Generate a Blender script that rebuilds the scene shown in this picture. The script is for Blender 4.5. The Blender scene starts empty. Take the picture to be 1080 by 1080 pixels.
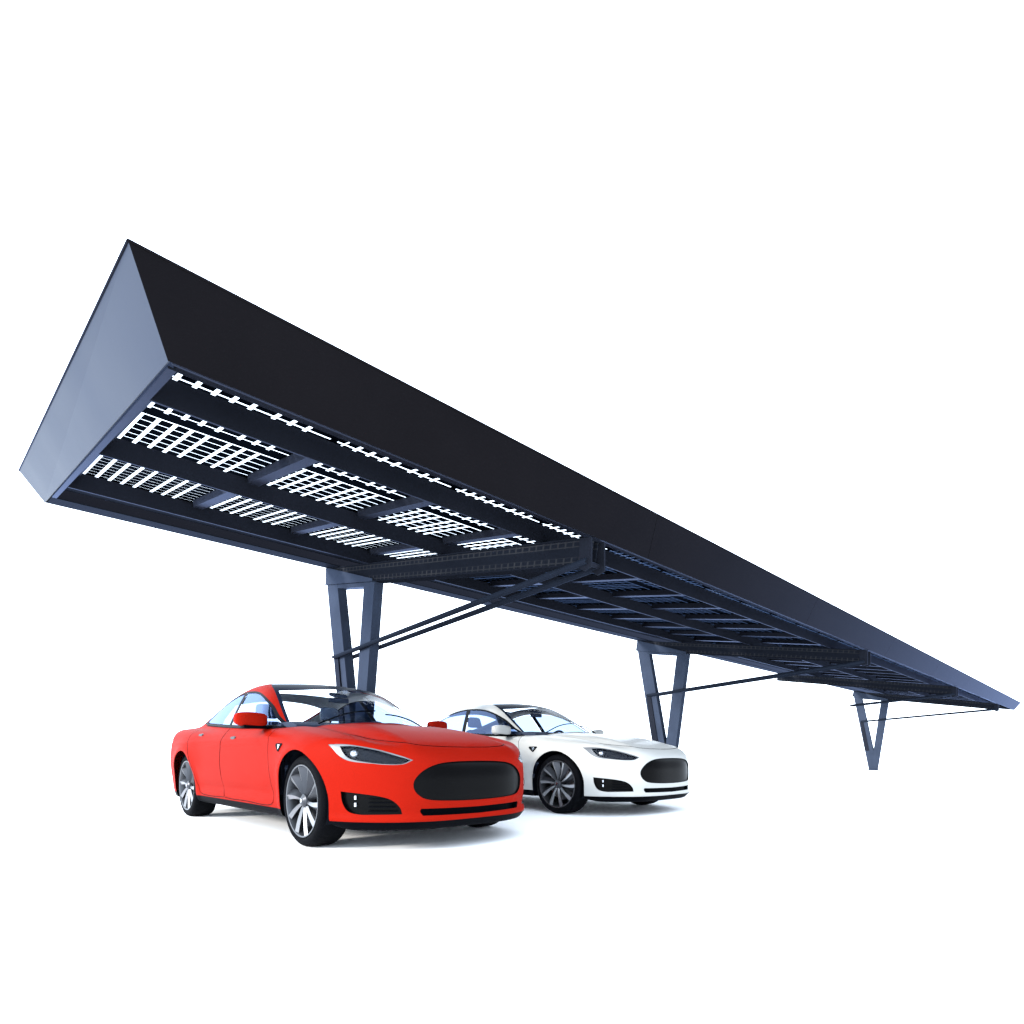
import bpy, bmesh, math, random
import numpy as np
from mathutils import Vector, Matrix

random.seed(7)
S = bpy.context.scene
C = S.collection
PI = math.pi

# ------------------------------------------------------------------ materials
def nmat(name):
    m = bpy.data.materials.new(name); m.use_nodes = True
    nt = m.node_tree; nt.nodes.clear()
    out = nt.nodes.new('ShaderNodeOutputMaterial')
    return m, nt, out

def pbr(name, col, rough=0.5, metal=0.0, spec=0.5, coat=0.0, coat_rough=0.03, var=0.0, var_scale=3.0,
        rvar=0.0, bump=0.0, bump_scale=200.0, emis=None):
    m, nt, out = nmat(name)
    b = nt.nodes.new('ShaderNodeBsdfPrincipled')
    nt.links.new(b.outputs[0], out.inputs['Surface'])
    b.inputs['Base Color'].default_value = (*col, 1)
    b.inputs['Roughness'].default_value = rough
    b.inputs['Metallic'].default_value = metal
    b.inputs['Specular IOR Level'].default_value = spec
    b.inputs['Coat Weight'].default_value = coat
    b.inputs['Coat Roughness'].default_value = coat_rough
    tc = nt.nodes.new('ShaderNodeTexCoord')
    if var or rvar:
        n = nt.nodes.new('ShaderNodeTexNoise'); n.inputs['Scale'].default_value = var_scale
        n.inputs['Detail'].default_value = 5
        nt.links.new(tc.outputs['Object'], n.inputs['Vector'])
        if var:
            r = nt.nodes.new('ShaderNodeMapRange')
            r.inputs['From Min'].default_value = .3; r.inputs['From Max'].default_value = .7
            r.inputs['To Min'].default_value = 1-var; r.inputs['To Max'].default_value = 1+var
            nt.links.new(n.outputs['Fac'], r.inputs['Value'])
            mx = nt.nodes.new('ShaderNodeVectorMath'); mx.operation = 'SCALE'
            mx.inputs[0].default_value = col
            nt.links.new(r.outputs[0], mx.inputs['Scale'])
            nt.links.new(mx.outputs[0], b.inputs['Base Color'])
        if rvar:
            r = nt.nodes.new('ShaderNodeMapRange')
            r.inputs['To Min'].default_value = max(rough-rvar, 0.02); r.inputs['To Max'].default_value = rough+rvar
            nt.links.new(n.outputs['Fac'], r.inputs['Value'])
            nt.links.new(r.outputs[0], b.inputs['Roughness'])
    if bump:
        n2 = nt.nodes.new('ShaderNodeTexNoise'); n2.inputs['Scale'].default_value = bump_scale
        nt.links.new(tc.outputs['Object'], n2.inputs['Vector'])
        bp = nt.nodes.new('ShaderNodeBump'); bp.inputs['Strength'].default_value = bump
        bp.inputs['Distance'].default_value = .01
        nt.links.new(n2.outputs['Fac'], bp.inputs['Height'])
        nt.links.new(bp.outputs[0], b.inputs['Normal'])
    return m

def glass(name, tint, gloss_rough=0.02, boost=1.0, gcol=(.95, .97, 1)):
    m, nt, out = nmat(name)
    t = nt.nodes.new('ShaderNodeBsdfTransparent'); t.inputs[0].default_value = (*tint, 1)
    g = nt.nodes.new('ShaderNodeBsdfGlossy'); g.inputs['Roughness'].default_value = gloss_rough
    g.inputs[0].default_value = (*gcol, 1)
    lw = nt.nodes.new('ShaderNodeFresnel')
    ge = nt.nodes.new('ShaderNodeNewGeometry'); mi = nt.nodes.new('ShaderNodeMapRange')   # thin sheet: same reflectance from both sides
    mi.inputs['To Min'].default_value = 1.5; mi.inputs['To Max'].default_value = 1/1.5
    nt.links.new(ge.outputs['Backfacing'], mi.inputs['Value']); nt.links.new(mi.outputs[0], lw.inputs[0])
    mul = nt.nodes.new('ShaderNodeMath'); mul.operation = 'MULTIPLY'; mul.inputs[1].default_value = boost
    nt.links.new(lw.outputs[0], mul.inputs[0])
    mx = nt.nodes.new('ShaderNodeMixShader')
    nt.links.new(mul.outputs[0], mx.inputs[0]); nt.links.new(t.outputs[0], mx.inputs[1]); nt.links.new(g.outputs[0], mx.inputs[2])
    nt.links.new(mx.outputs[0], out.inputs['Surface'])
    return m

def coated(name, col, gcol, rough=.35, ior=1.2, boost=1.0, var=.08, var_scale=2.0, color_socket=None):
    """dark powder coat with far-end haze painted in as blue gloss at grazing angles"""
    m, nt, out = nmat(name)
    d = nt.nodes.new('ShaderNodeBsdfDiffuse'); g = nt.nodes.new('ShaderNodeBsdfGlossy')
    g.inputs[0].default_value = (*gcol, 1); g.inputs['Roughness'].default_value = rough  # haze blue put into the gloss colour
    tc = nt.nodes.new('ShaderNodeTexCoord'); n = nt.nodes.new('ShaderNodeTexNoise'); n.inputs['Scale'].default_value = var_scale
    n.inputs['Detail'].default_value = 6
    nt.links.new(tc.outputs['Object'], n.inputs['Vector'])
    r = nt.nodes.new('ShaderNodeMapRange'); r.inputs['From Min'].default_value = .3; r.inputs['From Max'].default_value = .7
    r.inputs['To Min'].default_value = 1-var; r.inputs['To Max'].default_value = 1+var
    nt.links.new(n.outputs['Fac'], r.inputs['Value'])
    v = nt.nodes.new('ShaderNodeVectorMath'); v.operation = 'SCALE'; v.inputs[0].default_value = col
    nt.links.new(r.outputs[0], v.inputs['Scale']); nt.links.new(v.outputs[0], d.inputs[0])
    f = nt.nodes.new('ShaderNodeFresnel'); f.inputs[0].default_value = ior
    mu = nt.nodes.new('ShaderNodeMath'); mu.operation = 'MULTIPLY'; mu.inputs[1].default_value = boost
    nt.links.new(f.outputs[0], mu.inputs[0])
    mx = nt.nodes.new('ShaderNodeMixShader'); nt.links.new(mu.outputs[0], mx.inputs[0])
    nt.links.new(d.outputs[0], mx.inputs[1]); nt.links.new(g.outputs[0], mx.inputs[2]); nt.links.new(mx.outputs[0], out.inputs[0])
    return m

M = {}
M['red'] = pbr('red_paint', (.205, .0060, .0022), .5, spec=.012, var=.03, var_scale=1.5)
M['white'] = pbr('white_paint', (.35, .35, .335), .35, coat=.08, spec=.15, var=.02, var_scale=1.5)
M['roofglass'] = glass('roof_glass', (.78, .84, .90), boost=.1)
M['header'] = pbr('black_glass_header', (.0035, .007, .017), .4, spec=.01)
M['windscreen'] = glass('windscreen_glass', (.90, .93, .95), boost=.15)
M['sideglass'] = glass('side_glass', (.27, .34, .46), boost=1.1, gcol=(.42, .56, .95))
M['trim'] = pbr('black_trim', (.0012, .0015, .0024), .5, spec=.01, var=.1, var_scale=8)
M['gloss_black'] = pbr('gloss_black', (.0016, .0016, .0018), .3, spec=.04, var=.08)
M['seal'] = pbr('rubber_seal', (.002, .0028, .005), .6, spec=.05)
M['chrome'] = pbr('chrome', (.62, .64, .68), .14, metal=1, rvar=.05, var_scale=20)
M['rim'] = pbr('silver_alloy', (.19, .195, .205), .32, metal=.85, rvar=.08, var_scale=12)
M['rimdark'] = pbr('grey_alloy', (.035, .037, .043), .38, metal=.7, rvar=.08, var_scale=12)
M['tyre'] = pbr('tyre_rubber', (.0014, .0016, .0024), .8, spec=.04, bump=.2, bump_scale=90)
M['disc'] = pbr('brake_disc', (.2, .2, .21), .4, metal=.9, bump=.1)
M['interior'] = pbr('dark_interior', (.022, .030, .050), .8, spec=.1, bump=.15, bump_scale=120)
M['seat'] = pbr('seat_leather', (.07, .095, .15), .6, spec=.2, bump=.15, bump_scale=90)
M['liner'] = pbr('pale_headliner', (.52, .51, .50), .9, spec=.1, bump=.2, bump_scale=300)
M['lamp'] = pbr('lamp_surround_grey', (.105, .11, .118), .25, coat=.1)
M['lens'] = pbr('lamp_lens', (.45, .47, .50), .08, metal=.8)
M['lampdark'] = pbr('lamp_housing', (.003, .0045, .008), .25, spec=.08)
M['taillamp'] = pbr('tail_lamp_red', (.35, .01, .01), .15, coat=.8)
M['clad'] = coated('coated_cladding', (.0042, .0036, .0038), (.25, .31, .50), .34, 1.15, .50)
M['cladend'] = pbr('lit_end_cladding', (.0160, .0218, .0385), .45, spec=.045, rvar=.06, var_scale=1.2, var=.05)  # same cladding, the light on the end painted in as paler blue
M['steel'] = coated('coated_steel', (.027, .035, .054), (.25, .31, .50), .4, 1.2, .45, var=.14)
M['flange'] = coated('dark_blue_flange', (.0080, .0098, .0145), (.25, .31, .50), .45, 1.13, .13, var=.12)
M['rod'] = coated('dark_rod_steel', (.010, .013, .020), (.25, .31, .50), .4, 1.2, .2)
M['purlin'] = coated('dark_steel_purlin', (.0088, .0098, .0135), (.25, .31, .50), .45, 1.19, .8, var=.12)
M['cell'] = coated('solar_cell', (.0010, .0016, .003), (.25, .31, .50), .5, 1.1, .03, var=.2)
M['mframe'] = pbr('module_frame', (.004, .004, .005), .5, spec=.05)
M['mglass'] = glass('module_glass_sky_tint', (.145, .18, .25), boost=.08)  # blue of the sky behind is put into the glass tint
M['mglass_clear'] = glass('module_glass_clear', (.93, .95, .97), boost=.1)
M['ground'] = pbr('white_ground', (.95, .95, .95), .9, spec=.05, bump=.05, bump_scale=20)

# web plate of the beams: reflection of the paving painted as a faint pale grid on dark steel
def beam_mat():
    m, nt, out = nmat('grid_reflection_beam_steel')
    b = nt.nodes.new('ShaderNodeBsdfDiffuse'); nt.links.new(b.outputs[0], out.inputs[0])
    tc = nt.nodes.new('ShaderNodeTexCoord'); sp = nt.nodes.new('ShaderNodeSeparateXYZ')
    nt.links.new(tc.outputs['Object'], sp.inputs[0])
    def line(sock, per, w):
        d = nt.nodes.new('ShaderNodeMath'); d.operation = 'DIVIDE'; d.inputs[1].default_value = per
        nt.links.new(sock, d.inputs[0])
        f = nt.nodes.new('ShaderNodeMath'); f.operation = 'FRACT'; nt.links.new(d.outputs[0], f.inputs[0])
        l = nt.nodes.new('ShaderNodeMath'); l.operation = 'LESS_THAN'; l.inputs[1].default_value = w
        nt.links.new(f.outputs[0], l.inputs[0]); return l.outputs[0]
    a = line(sp.outputs['Y'], .088, .22); c = line(sp.outputs['Z'], .042, .22)
    mxx = nt.nodes.new('ShaderNodeMath'); mxx.operation = 'MAXIMUM'
    nt.links.new(a, mxx.inputs[0]); nt.links.new(c, mxx.inputs[1])
    # only in a band near each flange
    ab = nt.nodes.new('ShaderNodeMath'); ab.operation = 'ABSOLUTE'; nt.links.new(sp.outputs['Z'], ab.inputs[0])
    gt = nt.nodes.new('ShaderNodeMath'); gt.operation = 'GREATER_THAN'; gt.inputs[1].default_value = .040
    lt = nt.nodes.new('ShaderNodeMath'); lt.operation = 'LESS_THAN'; lt.inputs[1].default_value = .097
    nt.links.new(ab.outputs[0], lt.inputs[0])
    g2 = nt.nodes.new('ShaderNodeMath'); g2.operation = 'MULTIPLY'
    nt.links.new(ab.outputs[0], gt.inputs[0])
    nt.links.new(gt.outputs[0], g2.inputs[0]); nt.links.new(lt.outputs[0], g2.inputs[1])
    mu = nt.nodes.new('ShaderNodeMath'); mu.operation = 'MULTIPLY'
    nt.links.new(mxx.outputs[0], mu.inputs[0]); nt.links.new(g2.outputs[0], mu.inputs[1])
    n = nt.nodes.new('ShaderNodeTexNoise'); n.inputs['Scale'].default_value = 2.2
    nt.links.new(tc.outputs['Object'], n.inputs['Vector'])
    mu2 = nt.nodes.new('ShaderNodeMath'); mu2.operation = 'MULTIPLY'
    nt.links.new(mu.outputs[0], mu2.inputs[0]); nt.links.new(n.outputs['Fac'], mu2.inputs[1])
    mc = nt.nodes.new('ShaderNodeMix'); mc.data_type = 'RGBA'
    mc.inputs['A'].default_value = (.0085, .0100, .0145, 1); mc.inputs['B'].default_value = (.036, .036, .038, 1)
    nt.links.new(mu2.outputs[0], mc.inputs['Factor']); nt.links.new(mc.outputs['Result'], b.inputs['Color'])
    return m
M['beam'] = beam_mat()

# ------------------------------------------------------------------ object helpers
def tag(o, label=None, cat=None, group=None, kind=None):
    if label: o['label'] = label
    if cat: o['category'] = cat
    if group: o['group'] = group
    if kind: o['kind'] = kind
    return o

def empty(name, loc=(0, 0, 0), rz=0):
    o = bpy.data.objects.new(name, None); C.objects.link(o)
    o.location = loc; o.rotation_euler = (0, 0, rz); o.empty_display_size = .3
    return o

def link(name, me, mats, parent=None, loc=(0, 0, 0), smooth=None):
    o = bpy.data.objects.new(name, me); C.objects.link(o)
    if not isinstance(mats, (list, tuple)): mats = [mats]
    for m in mats:
        me.materials.append(None)
    for i, m in enumerate(mats):
        o.material_slots[i].link = 'OBJECT'; o.material_slots[i].material = m
    if parent is not None: o.parent = parent
    o.location = loc
    return o

class MB:
    def __init__(s): s.v = []; s.f = []; s.mi = []
    def add(s, vs, fs, mi=0):
        n = len(s.v); s.v += [tuple(v) for v in vs]
        s.f += [tuple(i+n for i in f) for f in fs]; s.mi += [mi]*len(fs)
    def box(s, x0, x1, y0, y1, z0, z1, mi=0, fn=None):
        vs = [(x, y, z) for x in (x0, x1) for y in (y0, y1) for z in (z0, z1)]
        if fn: vs = [fn(*v) for v in vs]
        s.add(vs, [(0, 1, 3, 2), (4, 6, 7, 5), (0, 4, 5, 1), (2, 3, 7, 6), (0, 2, 6, 4), (1, 5, 7, 3)], mi)
    def prism(s, pts, fa, fb, mi=0):
        # pts list of 2D points; fa/fb map a point to 3D on the two ends
        n = len(pts); vs = [fa(*p) for p in pts]+[fb(*p) for p in pts]
        fs = [tuple(range(n))[::-1], tuple(range(n, 2*n))]+[(i, (i+1) % n, n+(i+1) % n, n+i) for i in range(n)]
        s.add(vs, fs, mi)
    def tube(s, pts, r, n=12, mi=0, caps=True):
        pts = [Vector(p) for p in pts]; m = len(pts); vs = []
        if not isinstance(r, (list, tuple)): r = [r]*m
        up = Vector((0, 0, 1))
        for i, p in enumerate(pts):
            d = (pts[min(i+1, m-1)]-pts[max(i-1, 0)]).normalized()
            if abs(d.dot(up)) > .95: up = Vector((1, 0, 0))
            a = d.cross(up).normalized(); b = a.cross(d)
            for k in range(n):
                t = 2*PI*k/n; vs.append(p+(a*math.cos(t)+b*math.sin(t))*r[i])
        fs = [(i*n+k, i*n+(k+1) % n, (i+1)*n+(k+1) % n, (i+1)*n+k) for i in range(m-1) for k in range(n)]
        if caps: fs += [tuple(range(n))[::-1], tuple(range((m-1)*n, m*n))]
        s.add(vs, fs, mi)
    def lathe(s, prof, n=64, mi=0, closed=False):
        # prof: list (r, y); axis = Y
        m = len(prof); vs = []
        for r, y in prof:
            for k in range(n):
                t = 2*PI*k/n; vs.append((r*math.cos(t), y, r*math.sin(t)))
        rng = m if closed else m-1
        fs = [(i*n+k, i*n+(k+1) % n, ((i+1) % m)*n+(k+1) % n, ((i+1) % m)*n+k) for i in range(rng) for k in range(n)]
        s.add(vs, fs, mi)
    def build(s, name, mats, parent=None, loc=(0, 0, 0), smooth=None, bevel=0, subd=0, label=None):
        me = bpy.data.meshes.new(name); me.from_pydata(s.v, [], s.f); 
        o = link(name, me, mats, parent, loc)
        for i, p in enumerate(me.polygons): p.material_index = s.mi[i]
        bm = bmesh.new(); bm.from_mesh(me); bmesh.ops.recalc_face_normals(bm, faces=bm.faces)
        if bevel: 
            bmesh.ops.bevel(bm, geom=[e for e in bm.edges if len(e.link_faces) == 2 and e.calc_face_angle() > .4], offset=bevel, segments=2, affect='EDGES', profile=.6)
        bm.to_mesh(me); bm.free()
        if smooth is not None:
            me.shade_smooth()
            if smooth < 180: me.set_sharp_from_angle(angle=math.radians(smooth))
        if subd:
            md = o.modifiers.new('sub', 'SUBSURF'); md.levels = subd; md.render_levels = subd; me.shade_smooth()
        if label: o['label'] = label
        return o

# ------------------------------------------------------------------ car body as an implicit surface
# car frame: x forward (front axle at 0), y to the car's left, z up
def spline(xs, ys):
    xs = np.array(xs, float); ys = np.array(ys, float)
    h = np.diff(xs); d = np.diff(ys)/h
    m = np.zeros_like(ys); m[1:-1] = np.where(d[1:]*d[:-1] > 0, 2*d[1:]*d[:-1]/(d[1:]+d[:-1]+1e-12), 0)*.5+.25*(d[1:]+d[:-1])*(d[1:]*d[:-1] > 0)
    m[0] = d[0]; m[-1] = d[-1]
    def f(x):
        x = np.asarray(x, dtype=float)
        i = np.clip(np.searchsorted(xs, x)-1, 0, len(xs)-2)
        t = np.clip((x-xs[i])/h[i], 0, 1)
        r = ((1+2*t)*(1-t)**2)*ys[i]+t*(1-t)**2*h[i]*m[i]+t*t*(3-2*t)*ys[i+1]+t*t*(t-1)*h[i]*m[i+1]
        r = np.where(x < xs[0], ys[0]+(x-xs[0])*m[0], r); r = np.where(x > xs[-1], ys[-1]+(x-xs[-1])*m[-1], r)
        return r
    return f

LOW = spline([-4.08, -3.95, -3.8, -3.4, -3.0, -2.0, -1.0, -.45, -.1, .3, .6, .78, .90, 1.0],
             [.97, 1.03, 1.035, 1.035, 1.02, .985, .965, .965, .94, .885, .815, .755, .70, .64])
ROOF = spline([-4.2, -3.75, -3.45, -3.15, -2.85, -2.5, -2.15, -1.85, -1.6, -1.35, -1.1, -.8, -.55, -.33, -.1, .3],
              [.95, 1.04, 1.10, 1.185, 1.275, 1.362, 1.420, 1.443, 1.440, 1.405, 1.335, 1.215, 1.09, .965, .82, .5])
PLAN = spline([-4.1, -3.9, -3.5, -3.0, -2.2, -1.2, -.4, 0, .3, .6, .95],
              [.88, .92, .968, .982, .972, .966, .972, .975, .958, .93, .86])
SIDE = spline([.10, .20, .28, .40, .60, .75, .88, .98, 1.1],
              [-.10, -.055, -.030, -.018, 0, -.006, -.035, -.075, -.17])
GW = spline([-4.0, -3.6, -3.0, -2.4, -1.8, -1.2, -.7, -.2],
            [.70, .74, .79, .84, .865, .865, .85, .80])

def smax(a, b, k):
    h = np.maximum(k-np.abs(a-b), 0)/k
    return np.maximum(a, b)+h*h*k*.25
def smin(a, b, k): return -smax(-a, -b, k)
def sstep(a, b, x):
    t = np.clip((x-a)/(b-a), 0, 1); return t*t*(3-2*t)
def gauss(x, s): return np.exp(-(x/s)**2)

WR = .350          # wheel radius
def sdf(P):
    u, y, z = P[..., 0], np.abs(P[..., 1]), P[..., 2]
    # ---- lower body
    yl = PLAN(u)+SIDE(z)
    for c in (0.0, -2.96):
        rho = np.sqrt((u-c)**2+(z-WR)**2)
        yl = yl+.014*gauss(rho-.40, .06)*(z > .2)
        yl = yl+.020*gauss(rho-.42, .16)*sstep(.45, .7, z)
    yl = yl-.010*gauss(z-.36-.03*(u+3)/3, .05)*sstep(-2.7, -2.3, u)*sstep(-.3, -.6, u)   # pressed line low on the doors
    yl = yl+.006*gauss(z-.86-.012*u, .025)*sstep(-3.8, -3.2, u)*sstep(.1, -.5, u)
    side = (y-yl)
    fr = sstep(-.9, .1, u)
    lat = -.044*sstep(.48, .61, y)+.042*sstep(.60, .78, y)           # valley between bonnet and wing
    lat = lat*fr*sstep(.85, .3, u)
    lat = lat+.016*sstep(.50, .38, y-.10*(u))*sstep(-.6, 0, u)*sstep(1.0, .7, u)
    lat = lat-.055*(y/.9)**4
    top = z-(LOW(u)+lat)
    vz = .075*np.clip((z-.52)/.25, 0, 2)**2+.05*np.clip((.42-z)/.25, 0, 2)**2
    lip = .030*gauss(z-.235, .035)
    front = u-(.955-.60*(y/.95)**3.3-vz*(1-.4*(y/.95)**2)+lip)
    vr = .10*np.clip((.75-z)/.5, 0, 1)**2+.05*np.clip((z-.9)/.1, 0, 2)
    rear = (-4.03+.34*(y/.93)**3.4+vr)-u
    bot = (.185-.022*sstep(.35, .55, u)-z)
    L = smax(side, top*.95, .085)
    L = smax(L, front*.85, .07)
    L = smax(L, rear*.85, .08)
    L = smax(L, bot, .04)
    # ---- greenhouse
    sh = .42*sstep(-1.9, -1.0, u)-.26*sstep(-2.0, -2.8, u)
    gt = ROOF(u+sh*(y/.8)**2)-.035*(y/.6)**2
    gtop = (z-gt)*.85
    yg = GW(u)-.50*(z-.96)-.16*np.clip(z-.96, 0, 1)**2
    gs = (y-yg)*.88
    G = smax(gs, gtop, .07)
    G = smax(G, .80-z, .02)
    return smin(L, G, .035)

def grad(P, e=.004):
    g = np.zeros_like(P)
    for k in range(3):
        d = np.zeros(3); d[k] = e
        g[..., k] = (sdf(P+d)-sdf(P-d))/(2*e)
    return g

def project(P, it=2):
    P = P.copy()
    for _ in range(it):
        g = grad(P); f = sdf(P); P -= g*(f/np.maximum((g*g).sum(-1), .2))[:, None]
    return P

def surface_nets(h=.0165):
    x = np.arange(-4.16, 1.10, h); y = np.arange(-2*h, 1.06, h); z = np.arange(.12, 1.52, h)
    nx, ny, nz = len(x), len(y), len(z)
    F = np.empty((nx, ny, nz))
    Y, Z = np.meshgrid(y, z, indexing='ij')
    for a in range(0, nx, 40):
        xs = x[a:a+40]
        P = np.empty((len(xs), ny, nz, 3)); P[..., 0] = xs[:, None, None]; P[..., 1] = Y; P[..., 2] = Z
        F[a:a+40] = sdf(P)
    I = F < 0
    c = I[:-1, :-1, :-1].astype(np.int8)
    cnt = sum(I[i:nx-1+i, j:ny-1+j, k:nz-1+k].astype(np.int8) for i in (0, 1) for j in (0, 1) for k in (0, 1))
    act = (cnt > 0) & (cnt < 8)
    idx = -np.ones(act.shape, int); w = np.argwhere(act); idx[act] = np.arange(len(w))
    # vertex = average of edge crossings
    acc = np.zeros((len(w), 3)); num = np.zeros(len(w))
    corners = [(i, j, k) for i in (0, 1) for j in (0, 1) for k in (0, 1)]
    for a in corners:
        for b in corners:
            if sum(b)-sum(a) == 1 and all(b[q] >= a[q] for q in range(3)):
                fa = F[w[:, 0]+a[0], w[:, 1]+a[1], w[:, 2]+a[2]]; fb = F[w[:, 0]+b[0], w[:, 1]+b[1], w[:, 2]+b[2]]
                m = (fa < 0) != (fb < 0); t = np.where(m, fa/(fa-fb+1e-20), 0)
                p = np.array(a)[None]+t[:, None]*(np.array(b)-np.array(a))[None]
                acc += p*m[:, None]; num += m
    V = (w+acc/num[:, None])*h+np.array([x[0], y[0], z[0]])
    V = project(V, 3)
    Q = []
    # edges along each axis
    for ax in range(3):
        A = [slice(None)]*3; B = [slice(None)]*3; A[ax] = slice(0, -1); B[ax] = slice(1, None)
        fa, fb = I[tuple(A)], I[tuple(B)]
        e = np.argwhere(fa != fb)
        o1, o2 = [(1, 2), (2, 0), (0, 1)][ax]
        ok = (e[:, o1] > 0) & (e[:, o2] > 0) & (e[:, o1] < (nx, ny, nz)[o1]-1) & (e[:, o2] < (nx, ny, nz)[o2]-1)
        e = e[ok]; s = fa[e[:, 0], e[:, 1], e[:, 2]]
        def cell(d1, d2):
            q = e.copy(); q[:, o1] -= d1; q[:, o2] -= d2; return idx[q[:, 0], q[:, 1], q[:, 2]]
        q = np.stack([cell(1, 1), cell(0, 1), cell(0, 0), cell(1, 0)], 1)
        q[~s] = q[~s][:, ::-1]
        Q.append(q)
    Q = np.concatenate(Q)
    Q = Q[(Q >= 0).all(1)]
    return V, Q

V0, Q0 = surface_nets()
bm = bmesh.new()
bv = [bm.verts.new(v) for v in V0]
for q in Q0:
    try: bm.faces.new([bv[i] for i in q])
    except ValueError: pass
bm.normal_update()
TAG = bm.faces.layers.int.new('tag')

def clip_plane(co, no, faces=None):
    fs = faces if faces is not None else bm.faces[:]
    geom = set(fs)
    for f in fs: geom.update(f.edges); geom.update(f.verts)
    bmesh.ops.bisect_plane(bm, geom=list(geom), dist=1e-5, plane_co=co, plane_no=no)

def inpoly(p, poly):
    x, y = p; r = False; n = len(poly); j = n-1
    for i in range(n):
        xi, yi = poly[i]; xj, yj = poly[j]
        if (yi > y) != (yj > y) and x < (xj-xi)*(y-yi)/(yj-yi)+xi: r = not r
        j = i
    return r

def cut(outline, A, B, tagv, thr=.15, only=None, test=None):
    """cut the closed outline (2D, axes A and B) into the shell along A x B and tag what lies inside"""
    A = Vector(A).normalized(); B = Vector(B).normalized(); D = A.cross(B).normalized()
    xs = [p[0] for p in outline]; ys = [p[1] for p in outline]
    x0, x1, y0, y1 = min(xs)-.002, max(xs)+.002, min(ys)-.002, max(ys)+.002
    def ok(f):
        if only is not None and f[TAG] not in only: return False
        if f.normal.dot(D) < thr: return False
        if test and not test(f.calc_center_median()): return False
        pa = [v.co.dot(A) for v in f.verts]; pb = [v.co.dot(B) for v in f.verts]
        return max(pa) > x0 and min(pa) < x1 and max(pb) > y0 and min(pb) < y1
    cand = set(f for f in bm.faces if ok(f))
    n = len(outline)
    for i in range(n):
        a = Vector(outline[i]); b = Vector(outline[(i+1) % n])
        if (b-a).length < 1e-6: continue
        sx0, sx1 = min(a.x, b.x)-1e-4, max(a.x, b.x)+1e-4; sy0, sy1 = min(a.y, b.y)-1e-4, max(a.y, b.y)+1e-4
        seg = []
        d = (b-a).normalized(); nn = Vector((-d.y, d.x))
        for f in cand:
            pa = [v.co.dot(A) for v in f.verts]
            if max(pa) < sx0 or min(pa) > sx1: continue
            pb = [v.co.dot(B) for v in f.verts]
            if max(pb) < sy0 or min(pb) > sy1: continue
            sd = [(p-a.x)*nn.x+(q-a.y)*nn.y for p, q in zip(pa, pb)]
            if max(sd) < 1e-6 or min(sd) > -1e-6: continue
            seg.append(f)
        if not seg: continue
        geom = set(seg)
        for f in seg: geom.update(f.edges); geom.update(f.verts)
        before = set(seg)
        r = bmesh.ops.bisect_plane(bm, geom=list(geom), dist=1e-6, plane_co=A*a.x+B*a.y, plane_no=A*nn.x+B*nn.y)
        for g in r['geom']:
            if isinstance(g, bmesh.types.BMFace): cand.add(g)
        cand = set(f for f in cand if f.is_valid)
    k = 0
    for f in cand:
        c = f.calc_center_median(); 
        if inpoly((c.dot(A), c.dot(B)), outline):
            f[TAG] = tagv; k += 1
    return k

def smooth_poly(pts, n=6, closed=True):
    """Catmull-Rom through the points; a point given with a third value is a hard corner"""
    P = [Vector(p[:2]) for p in pts]; hard = [len(p) > 2 for p in pts]; m = len(P); out = []
    for i in range(m):
        p1, p2 = P[i], P[(i+1) % m]
        p0 = p1*2-p2 if hard[i] else P[i-1]
        p3 = p2*2-p1 if hard[(i+1) % m] else P[(i+2) % m]
        for k in range(n):
            t = k/n
            out.append(.5*((2*p1)+(-p0+p2)*t+(2*p0-5*p1+4*p2-p3)*t*t+(-p0+3*p1-3*p2+p3)*t**3))
    return [(p.x, p.y) for p in out]

def circle(cx, cy, r, n=48):
    return [(cx+r*math.cos(2*PI*k/n), cy+r*math.sin(2*PI*k/n)) for k in range(n)]

def offset_poly(poly, d):
    n = len(poly); area = sum(poly[i][0]*poly[(i+1) % n][1]-poly[(i+1) % n][0]*poly[i][1] for i in range(n))
    s = 1 if area > 0 else -1; out = []
    for i in range(n):
        a = Vector(poly[i-1]); b = Vector(poly[i]); c = Vector(poly[(i+1) % n])
        t = ((b-a).normalized()+(c-b).normalized())
        t = t.normalized() if t.length > 1e-6 else (b-a).normalized()
        out.append((b.x+t.y*d*s, b.y-t.x*d*s))
    return out

# keep the half y >= 0
clip_plane((0, 0, 0), (0, 1, 0), [f for f in bm.faces if min(v.co.y for v in f.verts) < .03])
bmesh.ops.delete(bm, geom=[f for f in bm.faces if f.calc_center_median().y < 0], context='FACES')
for v in bm.verts:
    if abs(v.co.y) < 2e-5: v.co.y = 0

BODY, WSCREEN, ROOFG, RSCREEN, FWIN, RWIN, QWIN, SEAL, GRILLE, INTAKE, FOG, LAMP, LAMPRIM, TRIM, GONE, FDOOR, RDOOR, GAP, HOOD, TRUNK, TAIL, DRL, CHROME, UNDER, CHIN = range(25)

SX = dict(A=(-1, 0, 0), B=(0, 0, 1))      # side view (car's left side): a = -x, b = z  -> direction +y
def side(pts): return [(-p[0], p[1], *p[2:]) for p in pts]
FX = dict(A=(0, 1, 0), B=(0, 0, 1))       # front view: direction +x
TX = dict(A=(1, 0, 0), B=(0, 1, 0))       # top view : direction +z

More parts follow.
